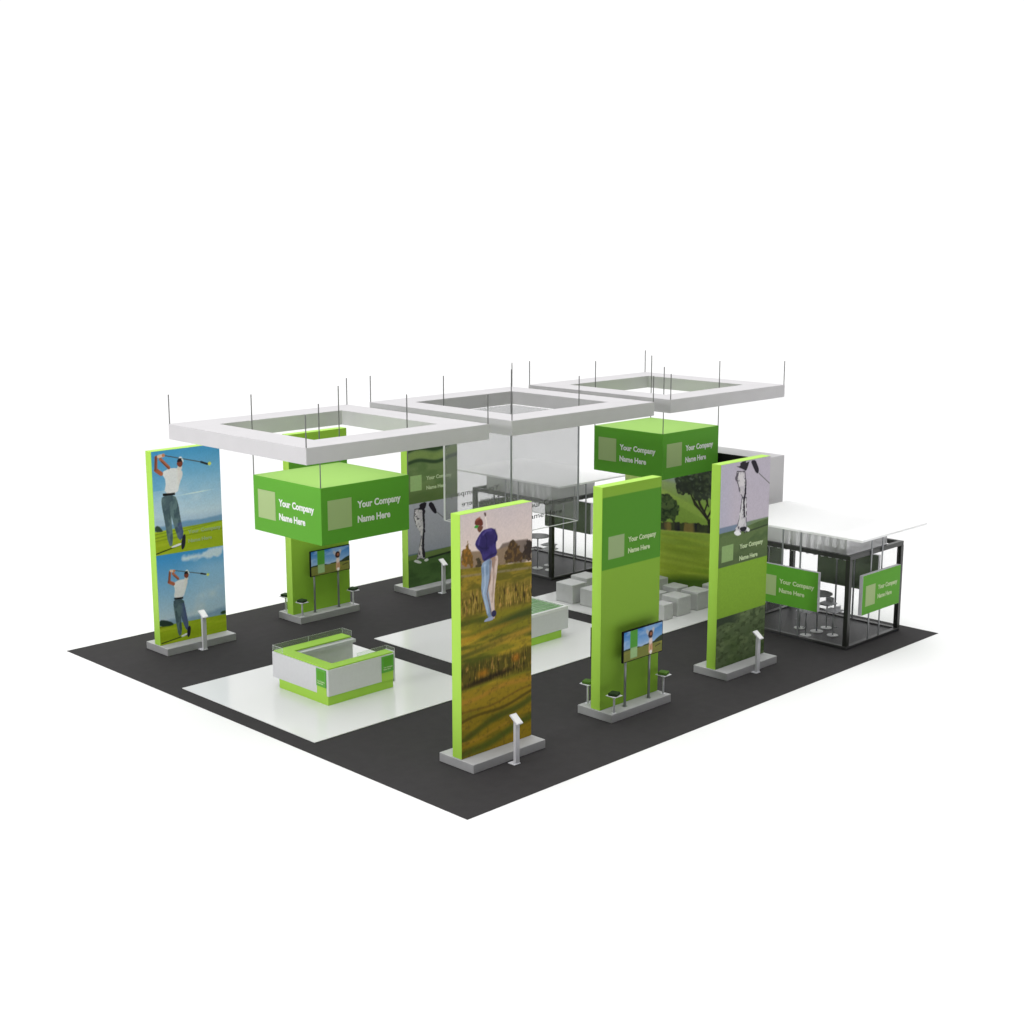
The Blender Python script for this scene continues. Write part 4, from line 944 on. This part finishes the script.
p1 = pavilion(13.30, .82, 2.47, 3.28, 1.64, 'black framed pavilion on the right with white roof and two green boards outside',
    (-.37, -.53, 2.60, 3.59), [('x', (-.035, 2.57, .83), 1.80, .985), ('y', (.40, -.035, .815), 1.74, .985), ('-x', (2.505, 2.50, .85), 1.80, .985), ('+y', (.3, 3.315, .85), 1.74, .985)])
p2 = pavilion(13.30, 10.60, 2.47, 3.30, 1.60, 'black framed pavilion at the back, its white roof seen through the glass box',
    (-.20, -.50, 2.75, 3.85), [('-x', (2.505, 2.67, .87), 1.92, .97), ('+y', (.3, 3.335, .85), 1.74, .985)])

bar_table(14.09, 2.17, 'round table in the right-hand pavilion')
for dx, dy, lab in ((-.04, .48, 'stool at the far left of the round table in the right pavilion'), (-.49, 0, 'nearest stool to the round table, right pavilion, left side'),
        (.44, 0, 'stool beyond the round table in the right pavilion, right side'), (-.02, -.48, 'stool by the front black post of the right pavilion')):
    bar_stool(14.09+dx, 2.17+dy, math.atan2(dy, dx), lab)
bar_table(14.01, 11.84, 'round table in the rear pavilion, beside its black post')
for dx, dy, lab in ((.5, .02, 'stool behind the black post of the rear pavilion'), (.08, -.42, 'stool in front of the round table of the rear pavilion'), (-.46, .05, 'stool left of the round table of the rear pavilion')):
    bar_stool(14.01+dx, 11.84+dy, math.atan2(dy, dx), lab)

# ================================================================ camera
cam = bpy.data.cameras.new('camera'); co = bpy.data.objects.new('camera', cam); col.objects.link(co)
co.location = Vector((-15.684, -16.770, 9.991))*S
co.rotation_euler = (math.pi/2-.197, 0, -math.pi/4)
cam.sensor_width = 36; cam.lens = 1419.7/1024*36; cam.clip_end = 3000; cam.clip_start = .5
scn.camera = co

# ================================================================ light
w = bpy.data.worlds.new('World'); scn.world = w; w.use_nodes = True
nt = w.node_tree; nt.nodes.clear()
out = nt.nodes.new('ShaderNodeOutputWorld'); bg = nt.nodes.new('ShaderNodeBackground')
tc = nt.nodes.new('ShaderNodeTexCoord'); sep = nt.nodes.new('ShaderNodeSeparateXYZ')
nt.links.new(tc.outputs['Generated'], sep.inputs[0])
def mth(op, a, b=None, c=None):
    n = nt.nodes.new('ShaderNodeMath'); n.operation = op
    for i, v in enumerate((a, b, c)):
        if v is None: continue
        if isinstance(v, (int, float)): n.inputs[i].default_value = v
        else: nt.links.new(v, n.inputs[i])
    return n.outputs[0]
def ramp(v, a, b, lo, hi):
    n = nt.nodes.new('ShaderNodeMapRange'); n.interpolation_type = 'SMOOTHSTEP'
    nt.links.new(v, n.inputs['Value'])
    for k, x in zip(('From Min', 'From Max', 'To Min', 'To Max'), (a, b, lo, hi)): n.inputs[k].default_value = x
    return n.outputs['Result']
fwd = mth('MULTIPLY', mth('ADD', sep.outputs[0], sep.outputs[1]), .7071)      # towards the far side of the stand
back = ramp(fwd, .2, .72, WL_FRONT, WL_BACK)                                    # studio: bright backdrop, dark camera side
zen = ramp(sep.outputs[2], .66, .92, 0., WL_TOP)                                # bright zenith added to the world to whiten the floor, no lamp there
nt.links.new(mth('ADD', back, zen), bg.inputs['Strength'])
bg.inputs['Color'].default_value = (1, 1, 1, 1)
nt.links.new(bg.outputs[0], out.inputs[0])

def area(name, loc, target, size, power, color=(1, 1, 1)):
    l = bpy.data.lights.new(name, 'AREA'); l.shape = 'RECTANGLE'; l.size = size[0]*S; l.size_y = size[1]*S
    l.energy = power; l.color = color
    o = bpy.data.objects.new(name, l); col.objects.link(o); o.location = Vector(loc)*S
    o.rotation_euler = (Vector(target)-Vector(loc)).to_track_quat('-Z', 'Y').to_euler()
    return o
for a in AREAS: area(*a)

scn.render.engine = 'CYCLES'
scn.cycles.max_bounces = 8; scn.cycles.transparent_max_bounces = 24
scn.view_settings.view_transform = 'Standard'; scn.view_settings.look = 'None'
scn.view_settings.exposure = 0; scn.view_settings.gamma = 1
